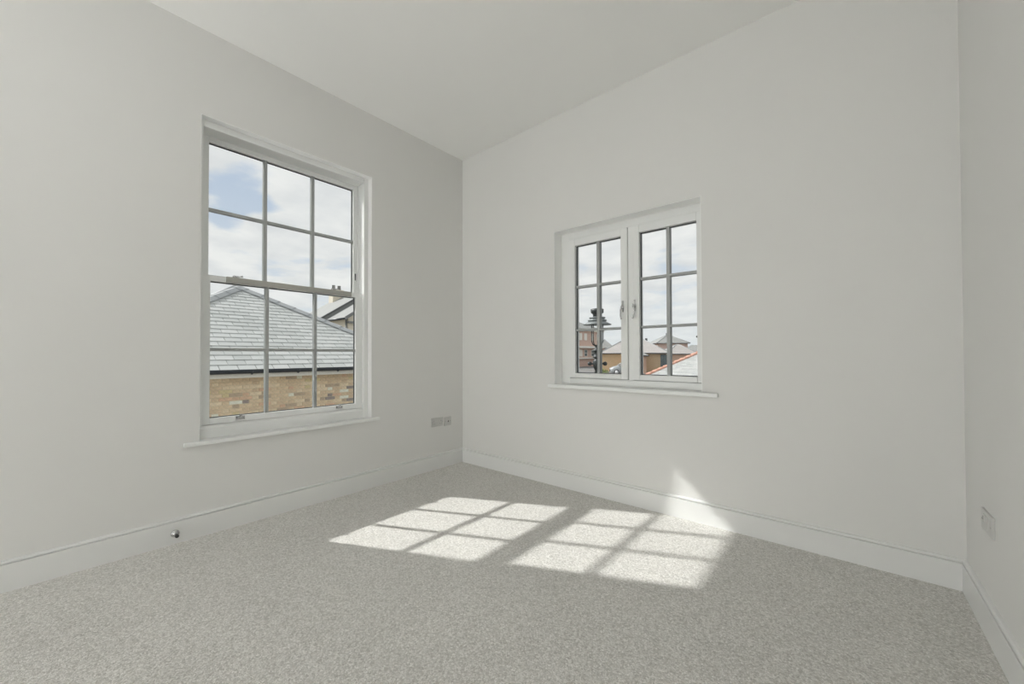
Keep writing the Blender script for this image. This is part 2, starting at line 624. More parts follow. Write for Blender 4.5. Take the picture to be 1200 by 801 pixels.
mb.box(-0.160, -0.151, LY0 - 0.001, LY0 + 0.008, 0.66, 2.546)
mb.box(-0.160, -0.151, LY1 - 0.006, LY1 + 0.001, 0.66, 2.546)
mb.build('parting_bead', M_SASH, w1)
MB().prism([(-0.26, 0.577), (-0.058, 0.577), (-0.058, 0.640), (-0.070, 0.655), (-0.20, 0.656), (-0.30, 0.62), (-0.30, 0.577)],
           'y', S_Y0 + 0.001, S_Y1 - 0.001).build('cill', M_SASH, w1)
mb = MB().prism([(-0.056, S_Y0 + 0.001), (0.0, S_Y0 + 0.001), (0.0, -2.240), (0.030, -2.240), (0.030, -0.962), (0.0, -0.962),
                (0.0, S_Y1 - 0.001), (-0.056, S_Y1 - 0.001)], 'z', 0.553, 0.5775)
mb.build('window_board', M_SASH, w1, bevel=0.005)


def pane_set(sash, xg, ys, zs, axis='x', flip=1):
    """panes, their dark spacers"""
    for i in range(len(ys) - 1):
        for j in range(len(zs) - 1):
            y0, y1, z0, z1 = ys[i], ys[i + 1], zs[j], zs[j + 1]
            g = MB()
            s = MB()
            t = 0.004
            if axis == 'x':
                g.box(xg - 0.002, xg + 0.002, y0, y1, z0, z1)
            else:
                g.box(y0, y1, xg - 0.002, xg + 0.002, z0, z1)
            g.build('pane', M_GLASS, sash)


def spacer(sash, a0, a1, u0, u1, z0, z1, axis, t=0.005):
    mb = MB()
    for (p, q, r, s) in ((u0, u1, z1 - t, z1), (u0, u1, z0, z0 + t), (u0, u0 + t, z0 + t, z1 - t), (u1 - t, u1, z0 + t, z1 - t)):
        if axis == 'x':
            mb.box(a0, a1, p, q, r, s)
        else:
            mb.box(p, q, a0, a1, r, s)
    return mb.build('glazing_seal', M_GASKET, sash)


def sash_frame(x0, x1, y0, y1, z0, z1, gy0, gy1, gz0, gz1, name):
    mb = MB()
    xm = x1 - 0.016                           # chamfered glazing rebate on the room side
    mb.box(x0, x1, y0, gy0, z0, z1)
    mb.box(x0, x1, gy1, y1, z0, z1)
    mb.box(x0, x1, gy0, gy1, z0, gz0)
    mb.box(x0, x1, gy0, gy1, gz1, z1)
    return mb.build(name, M_SASH, w1, bevel=0.0025)


# upper sash, behind
U_X0, U_X1 = -0.207, -0.167
UG0, UG1, UZ0, UZ1 = -2.091, -1.098, 1.628, 2.508
us = sash_frame(U_X0, U_X1, LY0, LY1, 1.585, 2.546, UG0, UG1, UZ0, UZ1, 'upper_sash')
V1, V2 = -1.771, -1.445
pane_set(us, -0.188, [UG0, -1.760, -1.429, UG1], [UZ0, 2.064, UZ1])
spacer(us, -0.198, -0.191, UG0, UG1, UZ0, UZ1, 'x')
for y in (-1.760, -1.429):
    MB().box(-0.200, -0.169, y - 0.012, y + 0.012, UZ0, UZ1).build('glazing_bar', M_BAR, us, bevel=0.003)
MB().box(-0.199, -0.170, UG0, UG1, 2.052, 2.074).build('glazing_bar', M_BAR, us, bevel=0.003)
MB().box(U_X1 - 0.001, U_X1 + 0.004, -1.084, -1.077, 1.737, 1.793).build('sash_stop', M_GASKET, us, bevel=0.001)
# lower sash, room side
L_X0, L_X1 = -0.126, -0.083
ls = sash_frame(L_X0, L_X1, LY0, LY1, 0.657, 1.614, GY0, GY1, 0.697, 1.578, 'lower_sash')
pane_set(ls, -0.104, [GY0, V1, V2, GY1], [0.697, 1.137, 1.578])
spacer(ls, -0.114, -0.107, GY0, GY1, 0.697, 1.578, 'x')
for y in (V1 - 0.001, V2 + 0.003):
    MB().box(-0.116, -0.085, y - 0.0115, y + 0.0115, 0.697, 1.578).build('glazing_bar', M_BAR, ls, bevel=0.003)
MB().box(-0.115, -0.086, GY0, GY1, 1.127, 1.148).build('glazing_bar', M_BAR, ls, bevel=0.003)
MB().box(L_X1 - 0.002, L_X1 + 0.010, -2.013, -1.160, 1.581, 1.6175).build('rail_strip', M_STRIP, ls, bevel=0.002)  # grey strip along the meeting rail
for y in (-1.962, -1.303):                    # fasteners on the meeting rail
    mb = MB().box(-0.124, -0.088, y - 0.024, y + 0.024, 1.614, 1.619)
    mb.lathe([(0.010, 1.619), (0.010, 1.630), (0.006, 1.634)], 12, Matrix.Translation((-0.106, y, 0)))
    mb.tube([(-0.106, y, 1.628), (-0.098, y + 0.030, 1.628), (-0.092, y + 0.045, 1.632)], [0.006, 0.005, 0.007])
    mb.build('sash_fastener', M_CHROME, ls)
for y in (-1.931, -1.257):                    # ring catches on the bottom rail
    mb = MB().box(L_X1 - 0.001, L_X1 + 0.004, y - 0.026, y + 0.026, 0.672, 0.694)
    mb.box(L_X1, L_X1 + 0.016, y - 0.008, y + 0.008, 0.684, 0.707)
    mb.tube([(L_X1 + 0.003, y - 0.020, 0.682), (L_X1 + 0.020, y - 0.015, 0.690), (L_X1 + 0.022, y, 0.694),
             (L_X1 + 0.020, y + 0.015, 0.690), (L_X1 + 0.003, y + 0.020, 0.682)], 0.004)
    mb.build('sash_catch', M_HANDLE, ls)

# ------------------------------------------------------------------ window_2: pair of casements in the back wall
w2 = thing('window_2', 'white pair of six pane casements overlooking brick houses and a lamp post', 'window',
           ((C_X0 + C_X1) / 2, 0, C_Z0), kind='structure')
YF0, YF1 = 0.112, 0.182                       # frame depth
K1 = (1.228, 1.748)                           # casement leaves
K2 = (1.794, 2.292)
CZ0, CZ1 = 0.905, 2.075
mb = MB()
mb.box(C_X0, K1[0] - 0.004, YF0, YF1, C_Z0 + 0.001, C_Z1)
mb.box(K2[1] + 0.002, C_X1, YF0, YF1, C_Z0 + 0.001, C_Z1)
mb.box(K1[0] - 0.004, K2[1] + 0.002, YF0, YF1, CZ1 + 0.004, C_Z1)
mb.box(K1[0] - 0.004, K2[1] + 0.002, YF0, YF1, C_Z0 + 0.001, CZ0 - 0.004)
mb.build('frame', M_SASH, w2, bevel=0.003)
mb = MB()                                     # added reveal linings, soffit brightness painted as a whiter tone
mb.box(C_X0 + 0.0005, C_X1 - 0.0005, 0.0005, YF0, C_Z1 - 0.004, C_Z1 - 0.0005)
mb.box(C_X0 + 0.0005, C_X0 + 0.004, 0.0005, YF0, 0.850, C_Z1 - 0.004)
mb.box(C_X1 - 0.004, C_X1 - 0.0005, 0.0005, YF0, 0.850, C_Z1 - 0.004)
mb.build('lit_reveal_lining', M_LIT_REVEAL, w2)
MB().box(K1[1] + 0.003, K2[0] - 0.003, YF0, YF1, CZ0 - 0.004, CZ1 + 0.004).build('mullion', M_SASH, w2, bevel=0.003)
mb = MB().prism([(C_X0 + 0.001, YF0 + 0.001), (C_X0 + 0.001, 0.0), (1.092, 0.0), (1.092, -0.033), (2.397, -0.033), (2.397, 0.0),
                (C_X1 - 0.001, 0.0), (C_X1 - 0.001, YF0 + 0.001)], 'z', 0.823, 0.850)
mb.build('window_board', M_SASH, w2, bevel=0.006)
for n, (x0, x1), (gx0, gx1), vb in ((0, K1, (1.284, 1.695), 1.4935), (1, K2, (1.842, 2.246), 2.050)):
    y0, y1 = YF0 - 0.012, YF1 - 0.010
    gz0, gz1 = 0.944, 2.018
    mb = MB()
    mb.box(x0, gx0, y0, y1, CZ0, CZ1)
    mb.box(gx1, x1, y0, y1, CZ0, CZ1)
    mb.box(gx0, gx1, y0, y1, CZ0, gz0)
    mb.box(gx0, gx1, y0, y1, gz1, CZ1)
    cs = mb.build('casement', M_SASH, w2, bevel=0.004)
    hz = (1.304, 1.668)
    pane_set(cs, 0.136, [gx0, vb, gx1], [gz0, hz[0], hz[1], gz1], axis='y')
    spacer(cs, 0.130, 0.142, gx0, gx1, gz0, gz1, 'y', 0.005)
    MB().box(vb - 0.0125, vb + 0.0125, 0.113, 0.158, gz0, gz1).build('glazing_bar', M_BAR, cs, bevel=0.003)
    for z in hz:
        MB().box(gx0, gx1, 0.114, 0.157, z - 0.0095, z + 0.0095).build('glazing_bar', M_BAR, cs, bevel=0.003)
    hx, sg = (1.712, -1) if n == 0 else (1.806, 1)
    yb = y0
    mb = MB().box(hx - 0.007, hx + 0.007, yb - 0.005, yb + 0.001, 1.425, 1.512)
    mb.lathe([(0.010, 0), (0.010, 0.022), (0.008, 0.026)], 12,
             Matrix.Translation((hx, yb - 0.003, 1.462)) @ Matrix.Rotation(math.pi / 2, 4, 'X'))
    mb.tube([(hx - sg * 0.004, yb - 0.026, 1.480), (hx, yb - 0.027, 1.462), (hx + sg * 0.006, yb - 0.030, 1.440),
             (hx + sg * 0.006, yb - 0.034, 1.400), (hx + sg * 0.002, yb - 0.036, 1.378), (hx - sg * 0.003, yb - 0.034, 1.368)],
            [0.004, 0.006, 0.006, 0.0055, 0.0055, 0.007])
    mb.build('handle', M_HANDLE, cs)

# ------------------------------------------------------------------ sockets, door stop, added fill lights


def plate(name, label, cat, wall, u, z, w, h, face, group=None):
    """wall: 'left' (x=0, faces +x) or 'right' (x=W, faces -x); u runs along y"""
    sgn = 1 if wall == 'left' else -1
    x = 0 if wall == 'left' else W
    t = thing(name, label, cat, (x, u, z), group)

    def bx(u0, u1, z0, z1, d0, d1, nm, m_, bev=0.0):
        xa, xb = sorted((x + sgn * d0, x + sgn * d1))
        return MB().box(xa, xb, u + u0, u + u1, z + z0, z + z1).build(nm, m_, t, bevel=bev)
    bx(-w / 2, w / 2, -h / 2, h / 2, 0.0, 0.009, 'plate', M_PLATE, 0.003)
    if face == 'switch':
        bx(-0.030, 0.030, -0.026, 0.026, 0.008, 0.0105, 'raised_panel', M_PLATE, 0.001)
        bx(0.010, 0.030, 0.000, 0.028, 0.010, 0.0130, 'rocker_switch', M_PLATE, 0.001)
        bx(0.017, 0.022, 0.006, 0.020, 0.0125, 0.0140, 'switch_marker', M_GREYPIN)
    elif face == 'double':
        for c in (-0.036, 0.036):
            bx(c * 0.35 - 0.008, c * 0.35 + 0.008, 0.008, 0.030, 0.008, 0.0125, 'rocker_switch', M_PLATE, 0.0012)
            mb = MB()
            for (du, dz, sw, sh) in ((0, 0.012, 0.004, 0.009), (-0.011, -0.013, 0.008, 0.004), (0.011, -0.013, 0.008, 0.004)):
                xa, xb = sorted((x + sgn * 0.0085, x + sgn * 0.0095))
                cc = c * 1.25
                mb.box(xa, xb, u + cc + du - sw / 2, u + cc + du + sw / 2, z + dz - sh / 2 - 0.003, z + dz + sh / 2 - 0.003)
            mb.build('pin_slots', M_GREYPIN, t)
    else:
        M_ = Matrix.Translation((x, u, z)) @ Matrix.Rotation(sgn * math.pi / 2, 4, 'Y')
        MB().lathe([(0.011, 0.006), (0.011, 0.013), (0.008, 0.016)], 16, M_).build('aerial_socket', M_PLATE, t)
        MB().lathe([(0.0065, 0.015), (0.0065, 0.0168)], 14, M_).build('socket_hole', M_DARK, t)
    for c in (-1, 1):
        M_ = Matrix.Translation((x, u + c * (w / 2 - 0.012), z)) @ Matrix.Rotation(sgn * math.pi / 2, 4, 'Y')
        MB().lathe([(0.0035, 0.008), (0.0035, 0.0096)], 10, M_).build('screw', M_CHROME, t)
    return t


plate('double_socket', 'grey white double socket beside the small aerial plate, near the corner', 'socket', 'left', -0.338, 0.450, 0.142, 0.086, 'double')
plate('aerial_plate', 'small square aerial plate with one dark hole, closest to the corner', 'socket', 'left', -0.206, 0.442, 0.086, 0.086, 'aerial')
plate('switched_outlet', 'pale grey switched outlet plate alone on the windowless wall above the skirting', 'outlet', 'right', -0.380, 0.438, 0.150, 0.082, 'switch')

ds = thing('door_stop', 'small chrome door stop with black rubber tip screwed to the skirting', 'door stop', (0.018, -2.277, 0.062))
Mx = Matrix.Translation((0.018, -2.277, 0.062)) @ Matrix.Rotation(math.pi / 2, 4, 'Y')
MB().lathe([(0.020, -0.001), (0.020, 0.006), (0.015, 0.010), (0.007, 0.013), (0.0065, 0.046), (0.008, 0.048)], 20, Mx).build('stem', M_CHROME, ds)
MB().lathe([(0.009, 0.047), (0.0095, 0.060), (0.007, 0.064)], 18, Mx).build('rubber_tip', M_RUBBER, ds)


def lit(name, strength):
    e = bpy.data.materials.new(name)
    e.use_nodes = True
    b = e.node_tree.nodes['Principled BSDF']
    b.inputs['Base Color'].default_value = (0.9, 0.9, 0.88, 1)
    b.inputs['Emission Color'].default_value = (0.985, 0.99, 1.0, 1)
    b.inputs['Emission Strength'].default_value = strength
    return e


def floor_fill(x, y, z, r):  # fill light added to brighten the room, outside the view
    t = thing('floor_fill', 'added fill light shaped as a wide low white paper floor lamp, out of view', 'lamp', (x, y, 0))
    Mz = Matrix.Translation((x, y, 0))
    MB().lathe([(0.13, 0), (0.13, 0.015), (0.02, 0.03)], 28, Mz).build('base', M_CHROME, t)
    MB().lathe([(0.010, 0.025), (0.010, z - r + 0.01)], 12, Mz).build('pole', M_CHROME, t)
    prof = [(max(0.02, 2.25 * r * math.sin(math.pi * i / 16)), z - r * math.cos(math.pi * i / 16)) for i in range(17)]
    MB().lathe(prof, 32, Mz).build('fill_shade', lit('floor_fill_glow', FLOOR_FILL_STRENGTH), t)


def ceiling_fill(x, y, r):  # second added fill light, evens out walls and ceiling from out of view
    t = thing('ceiling_fill', 'added fill light shaped as an opal glass globe on the ceiling, out of view', 'lamp', (x, y, H))
    Mz = Matrix.Translation((x, y, 0))
    MB().lathe([(0.06, H - 0.02), (0.07, H)], 28, Mz).build('fill_rose', M_CHROME, t)
    MB().lathe([(0.010, H - 0.12), (0.010, H - 0.015)], 12, Mz).build('stem', M_CHROME, t)
    z = H - 0.11 - r
    prof = [(max(0.02, r * math.sin(math.pi * i / 16)), z - r * math.cos(math.pi * i / 16)) for i in range(17)]
    MB().lathe(prof, 32, Mz).build('fill_globe', lit('ceiling_fill_glow', CEILING_FILL_STRENGTH), t)


floor_fill(0.55, -6.05, 0.28, 0.20)
ceiling_fill(1.72, -3.30, 0.18)

# ------------------------------------------------------------------ outdoors: ground


def gz(y):
    s = min(1.0, max(0.0, (y - 10) / 24))
    return -3.3 + (s * s * (3 - 2 * s)) * 2.15


vs, fs = [], []
xs = [-400, -120, -60, -40, -30, -20, -12, -6, 0, 6, 20, 60, 200]
ysg = [-200, -60, -20, 0, 10, 14, 18, 22, 26, 30, 34, 40, 60, 120, 600]
for x in xs:
    for y in ysg:
        vs.append((x, y, gz(y)))
for i in range(len(xs) - 1):
    for j in range(len(ysg) - 1):
        a = i * len(ysg) + j
        fs.append((a, a + len(ysg), a + len(ysg) + 1, a + 1))
o = MB().add(vs, fs).build('ground', M_ROAD)
tag(o, 'grey tarmac street surface rising away between the houses', 'ground', kind='structure')

random.seed(11)
vs, fs = [], []
for i in range(41):
    a = i / 40
    x = -700 + 900 * a
    h = 9 + 10 * math.sin(a * 7.0 + 1.0) + 5 * math.sin(a * 17)
    vs += [(x, 800, -6), (x, 900, max(4, h)), (x, 1100, -6)]
for i in range(40):
    a = i * 3
    fs += [(a, a + 3, a + 4, a + 1), (a + 1, a + 4, a + 5, a + 2)]
o = MB().add(vs, fs, True).build('hills', M_HILL)
tag(o, 'hazy blue green hills low on the horizon beyond the roofs', 'hills', kind='structure')


# ------------------------------------------------------------------ outdoors: slate-roofed brick house seen through the sash
def clip(poly, a, b, c):
    """keep the part of a 2-D polygon where a*x + b*y <= c"""
    out = []
    for i, p in enumerate(poly):
        q = poly[(i + 1) % len(poly)]
        dp, dq = a * p[0] + b * p[1] - c, a * q[0] + b * q[1] - c
        if dp <= 0:
            out.append(p)
        if dp * dq < 0:
            t = dp / (dp - dq)
            out.append((p[0] + t * (q[0] - p[0]), p[1] + t * (q[1] - p[1])))
    return out


def hipped_house():
    XE, ZE, AY, HW = -5.95, 0.838, 0.558, 3.69
    TP = math.tan(math.radians(30))
    AX, AZ = XE - HW, ZE + HW * TP
    XR = XE - 14
    h = thing('brick_house', 'yellow stock brick house under a grey slate hipped roof, seen through the sash window', 'house', (-6.2, AY, -3.3))
    # walls with a mortar coloured core
    MB().box(XR + 0.3, -6.21, AY - HW + 0.26, AY + HW - 0.26, -3.3, 0.66).build('wall', M_MORTAR, h)
    wall = [c for c in h.children if c.name.startswith('wall')][0]
    rnd = random.Random(5)
    course, joint = 0.075, 0.011
    cache = {}
    rest = {}
    n = 0
    zc = 0.655 - course
    row = 0
    while zc > -2.0:
        y = AY - HW + 0.26 + (0.0 if row % 2 == 0 else -0.169)
        k = 0
        while y < AY + HW - 0.30:
            ln = (0.215 if k % 2 == 0 else 0.1025)
            k += 1
            y1 = y + ln
            if y > AY - HW + 0.26:
                yc = (y + y1) / 2
                r = rnd.random()
                if yc < 0.35 and zc > 0.42:
                    ci = 0 if r < 0.5 else (2 if r < 0.8 else 1)
                else:
                    ci = 0 if r < .30 else 1 if r < .50 else 2 if r < .68 else 3 if r < .78 else 4 if r < .86 else 5 if r < .915 else 6 if r < .945 else 7
                out = rnd.uniform(0.0, 0.004)
                if -1.02 < y1 and y < 2.30 and zc > -0.42:
                    key = (ln, ci)
                    if key not in cache:
                        b = MB().box(-0.055, 0, -ln / 2, ln / 2, 0, course - joint)
                        ob = b.build('brick', M_BRICK[ci], wall, bevel=0.003, segs=1)
                        cache[key] = ob.data
                    else:
                        ob = link('brick', cache[key], wall)
                    ob.location = (-6.2 + out, yc, zc)
                    n += 1
                else:
                    rest.setdefault(ci, MB()).box(-6.25, -6.2 + out, y, y1, zc, zc + course - joint)
            y = y1 + joint
        zc -= course
        row += 1
    print('bricks', n)
    # remaining brickwork of this face, one part
    allr = MB()
    for ci, mbx in rest.items():
        allr.add(mbx.v, mbx.f)
    ob = allr.build('brickwork', M_BRICK[0], h, kind='stuff')
    for m_ in M_BRICK[1:]:
        ob.data.materials.append(m_)
    i = 0
    for ci, mbx in rest.items():
        for _ in mbx.f:
            ob.data.polygons[i].material_index = ci
            i += 1
    # roof deck below the slates
    A = Vector((AX, AY, AZ - 0.03))
    B = Vector((XR + HW, AY, AZ - 0.03))
    p = [Vector((XE + 0.03, AY - HW, ZE - 0.035)), Vector((XE + 0.03, AY + HW, ZE - 0.035)), Vector((XR, AY + HW, ZE - 0.035)), Vector((XR, AY - HW, ZE - 0.035))]
    MB().add(p + [A, B], [(0, 1, 4), (1, 2, 5, 4), (2, 3, 5), (3, 0, 4, 5), (3, 2, 1, 0)]).build('roof', M_UNDER, h)
    roof = [c for c in h.children if c.name.startswith('roof')][0]
    # slates on the face towards us: u along the eaves (y), v up the slope
    cs, sn = math.cos(math.radians(30)), math.sin(math.radians(30))
    LEN = HW / cs
    gauge, sw, sl, th = 0.192, 0.305, 0.41, 0.012
    tilt = math.atan(1.6 * th / gauge)
    cand = []
    r = 0
    v = -0.05
    while v < LEN:
        off = (r % 2) * (sw / 2) + rnd.uniform(-0.02, 0.02)
        u = -HW - sw + off
        while u < HW:
            poly = [(u, v), (u + sw - 0.011, v), (u + sw - 0.011, v + sl), (u, v + sl)]
            full = len(poly)
            q = poly
            for (a, b, c) in ((1, cs, HW), (-1, cs, HW)):
                q = clip(q, a, b, c - 0.02) if q else q
            if len(q) >= 3:
                same = len(q) == 4 and all(abs(a[0] - b[0]) + abs(a[1] - b[1]) < 1e-6 for a, b in zip(q, poly))
                cand.append((u, v, q, same, rnd.randrange(4)))
            u += sw
        v += gauge
        r += 1

    def place(u, v):
        return Matrix.Translation((XE - v * cs, AY + u, ZE + v * sn)) @ Matrix.Rotation(math.radians(30), 4, 'Y') @ Matrix.Rotation(-tilt * 0.6, 4, 'Y')

    def shape(u, v, q):
        # local: x down the slope is negative v, y along eaves, z out of the roof
        mb = MB()
        pts = [(-(b - v), a - u) for a, b in q]
        mb.prism(pts, 'z', 0.0, th)
        return mb
    shared = {}
    loose = [MB() for _ in range(4)]
    # rank by how far inside the view through the window the slate lies
    def vis(c):
        u, v = c[0] + sw / 2, c[1]
        P = Vector((XE - v * cs, AY + u, ZE + v * sn))
        az = (P.y - CAM.y) / (CAM.x - P.x)
        return 0.185 <= az <= 0.55
    ins = sorted([c for c in cand if vis(c)], key=lambda c: c[1])
    chosen = set(id(c) for c in ins[:298])
    print('slates', len(cand), len(ins))
    for c in cand:
        u, v, q, same, mi = c
        Mx_ = place(u, v)
        if id(c) in chosen:
            if same and mi in shared:
                ob = link('slate', shared[mi], roof)
            else:
                ob = shape(u, v, q).build('slate', M_SLATE[mi], roof)
                if same:
                    shared[mi] = ob.data
            ob.matrix_basis = Mx_
        else:
            mb = shape(u, v, q)
            loose[mi].add([Mx_ @ Vector(x) for x in mb.v], mb.f)
    allr = MB()
    for l in loose:
        allr.add(l.v, l.f)
    if allr.f:
        ob = allr.build('slating', M_SLATE[0], h, kind='stuff')
        for m_ in M_SLATE[1:]:
            ob.data.materials.append(m_)
        i = 0
        for k, l in enumerate(loose):
            for _ in l.f:
                ob.data.polygons[i].material_index = k
                i += 1
    # side slopes, out of sight from here
    for sg in (-1, 1):
        MB().poly_slab([(XE, AY + sg * HW, ZE), (XR, AY + sg * HW, ZE), (XR + HW, AY, AZ), (AX, AY, AZ)], (0, 0, 0.015)).build('roof_slope', M_SLATE[0], h)
    MB().tube([(AX, AY, AZ + 0.02), (XR + HW, AY, AZ + 0.02)], 0.09, 8).build('ridge', M_HIP, h)
    # hip tiles, one by one
    for sg in (-1, 1):
        a = Vector((XE, AY + sg * HW, ZE + 0.012))
        b = Vector((AX, AY, AZ + 0.012))
        d = (b - a)
        nseg = int(d.length / 0.45)
        d.normalize()
        side = d.cross(Vector((0, 0, 1))).normalized()
        upv = side.cross(d).normalized()
        for i in range(nseg + 1):
            s0 = i * 0.45
            s1 = min(s0 + 0.47, (b - a).length + 0.03)
            if s1 <= s0 + 0.05:
                continue
            prof = [(-0.15, -0.055), (-0.04, 0.012), (0.04, 0.012), (0.15, -0.055), (0.15, -0.035), (0.04, 0.034), (-0.04, 0.034), (-0.15, -0.035)]
            vs_ = [a + d * s + side * q[0] + upv * (q[1] + (0.012 if s == s0 else 0)) for s in (s0, s1) for q in prof]
            k = len(prof)
            fs_ = [(j, (j + 1) % k, k + (j + 1) % k, k + j) for j in range(k)] + [tuple(range(k))[::-1], tuple(range(k, 2 * k))]
            MB().add(vs_, fs_).build('hip_tile', M_HIP, roof)
    # eaves: soffit and fascia, gutter and its brackets
    MB().box(-6.3, XE - 0.02, AY - HW + 0.05, AY + HW - 0.05, 0.655, 0.70).build('soffit', M_FASCIA, h)
    MB().box(XE - 0.04, XE - 0.015, AY - HW + 0.05, AY + HW - 0.05, 0.665, 0.81).build('fascia', M_FASCIA, h)
    prof = []
    for i in range(9):
        an = math.pi + math.pi * i / 8
        prof.append((XE + 0.05 + 0.062 * math.cos(an), 0.822 + 0.082 * math.sin(an)))
    inner = [(XE + 0.05 + (q[0] - XE - 0.05) * 0.9, 0.822 + (q[1] - 0.822) * 0.92) for q in prof[::-1]]
    gut = MB().prism(prof + inner, 'y', AY - HW, AY + HW).build('gutter', M_GUTTER, h)
    for i in range(9):
        y = AY - HW + 0.35 + i * 0.86
        MB().tube([(XE - 0.012, y, 0.80), (XE + 0.0, y, 0.75), (XE + 0.05, y, 0.728), (XE + 0.10, y, 0.745), (XE + 0.118, y, 0.80)], 0.012, 6).build('bracket', M_GUTTER, gut)


hipped_house()


# ------------------------------------------------------------------ outdoors: helpers for the farther houses
def gable_block(t, x0, x1, y0, y1, zb, ze, tp, wall_m, roof_m, over=0.25, axis='x', edge_m=None):
    """house block with a ridge along x, built of wall, two roof slopes and verge boards"""
    ym = (y0 + y1) / 2
    zr = ze + (ym - y0 + over) * tp
    zw = ze + over * tp
    MB().prism([(y0, zb), (y1, zb), (y1, zw - 0.06), (ym, zr - 0.06), (y0, zw - 0.06)], 'x', x0 + 0.05, x1 - 0.05).build('wall', wall_m, t)
    for sg, ye in ((1, y0 - over), (-1, y1 + over)):
        MB().poly_slab([(x0 - 0.1, ye, ze), (x1 + 0.1, ye, ze), (x1 + 0.1, ym, zr), (x0 - 0.1, ym, zr)], (0, 0, 0.05)).build('roof_slope', roof_m, t)
        MB().tube([(x0 - 0.1, ye - sg * 0.06, ze), (x1 + 0.1, ye - sg * 0.06, ze)], 0.06, 8).build('gutter', M_GUTTER, t)
    MB().tube([(x0 - 0.1, ym, zr + 0.04), (x1 + 0.1, ym, zr + 0.04)], 0.10, 8).build('ridge', edge_m or roof_m, t)
    return zr


def hip_block(t, cx, cy, yaw, wx, wy, zb, ze, rise, wall_m, roof_m, over=0.35):
    """hipped block turned by yaw: wall box, four roof slopes, gutter"""
    R_ = Matrix.Translation((cx, cy, 0)) @ Matrix.Rotation(yaw, 4, 'Z')
    a, b = wx / 2, wy / 2
    MB().box(-a, a, -b, b, zb, ze + 0.02, R_).build('wall', wall_m, t)
    A, B = a + over, b + over
    if A >= B:
        r0, r1 = Vector((-(A - B), 0, ze + rise)), Vector((A - B, 0, ze + rise))
    else:
        r0, r1 = Vector((0, -(B - A), ze + rise)), Vector((0, B - A, ze + rise))
    c = [Vector((-A, -B, ze)), Vector((A, -B, ze)), Vector((A, B, ze)), Vector((-A, B, ze))]
    if A >= B:
        faces = [(c[0], c[1], r1, r0), (c[1], c[2], r1), (c[2], c[3], r0, r1), (c[3], c[0], r0)]
    else:
        faces = [(c[0], c[1], r0), (c[1], c[2], r1, r0), (c[2], c[3], r1), (c[3], c[0], r0, r1)]
    for f in faces:
        MB().poly_slab([R_ @ q for q in f], (0, 0, 0.05)).build('roof_slope', roof_m, t)
    for i in range(4):
        p, q = c[i], c[(i + 1) % 4]
        MB().tube([R_ @ (p + Vector((0, 0, -0.02))), R_ @ (q + Vector((0, 0, -0.02)))], 0.065, 6).build('gutter', M_GUTTER, t)
    for p, q in ((c[0], r0), (c[1], r1 if A >= B else r0), (c[2], r1), (c[3], r0 if A >= B else r1)):
        MB().tube([R_ @ (p + Vector((0, 0, 0.05))), R_ @ (q + Vector((0, 0, 0.05)))], 0.07, 6).build('hip_tile', M_HIP, t)
    return R_


def far_window(t, M_, x0, x1, z0, z1, face_y, frame_m=None, pane_m=None, bars=1):
    """window lying on the local plane y = face_y, its outside towards -y"""
    fr = MB()
    w = 0.09
    for (p, q, r, s) in ((x0, x1, z1 - w, z1), (x0, x1, z0, z0 + w), (x0, x0 + w, z0, z1), (x1 - w, x1, z0, z1)):
        fr.box(p, q, face_y - 0.06, face_y + 0.02, r, s, M_)
    zm = (z0 + z1) / 2
    if bars:
        fr.box(x0, x1, face_y - 0.05, face_y + 0.02, zm - 0.035, zm + 0.035, M_)
    f = fr.build('window', frame_m or M_FRAMEW, t)
    MB().box(x0 + w / 2, x1 - w / 2, face_y - 0.03, face_y + 0.01, z0 + w / 2, z1 - w / 2, M_).build('pane', pane_m or M_PANE, f)
    return f


# stepped terrace behind the slate hip
t = thing('terrace_house', 'cream rendered terrace with stepped slate roofs behind the slate hip', 'house', (-21.5, 10.9, -3.3))
gable_block(t, -25.1, -21.1, 7.85, 13.9, -3.3, 3.20, 0.65, M_RENDER, M_ROOFGREY, edge_m=M_LEAD)
gable_block(t, -21.0, -18.5, 8.17, 13.5, -3.3, 3.16, 0.65, M_RENDER, M_ROOFGREY, edge_m=M_LEAD)
# raised parapet where the roof steps, and the barge board on the near gable
for (x0, x1, ya, za, yb, zb_, hh) in ((-21.2, -21.0, 7.55, 2.97, 10.85, 5.115, 0.31), (-18.42, -18.34, 7.90, 3.08, 10.84, 5.0, 0.20)):
    MB().prism([(ya, za), (yb, zb_), (yb, zb_ + hh), (ya, za + hh)], 'x', x0, x1).build('barge_board', M_LEAD, t)
MB().box(-18.56, -18.36, 8.1, 13.5, 2.92, 3.02).build('string_course', M_LEAD, t)
MB().tube([(-18.62, 8.08, 3.15), (-18.62, 8.08, -3.3)], 0.05, 8).build('downpipe', M_LEAD, t)
MB().box(-25.0, -24.4, 10.0, 10.8, 4.6, 5.75).build('chimney', M_RENDER, t)
for k in range(2):
    MB().lathe([(0.10, 5.74), (0.12, 5.80), (0.10, 6.05), (0.13, 6.08)], 12, Matrix.Translation((-24.7, 10.2 + 0.4 * k, 0))).build('chimney_pot', M_LEAD, t)

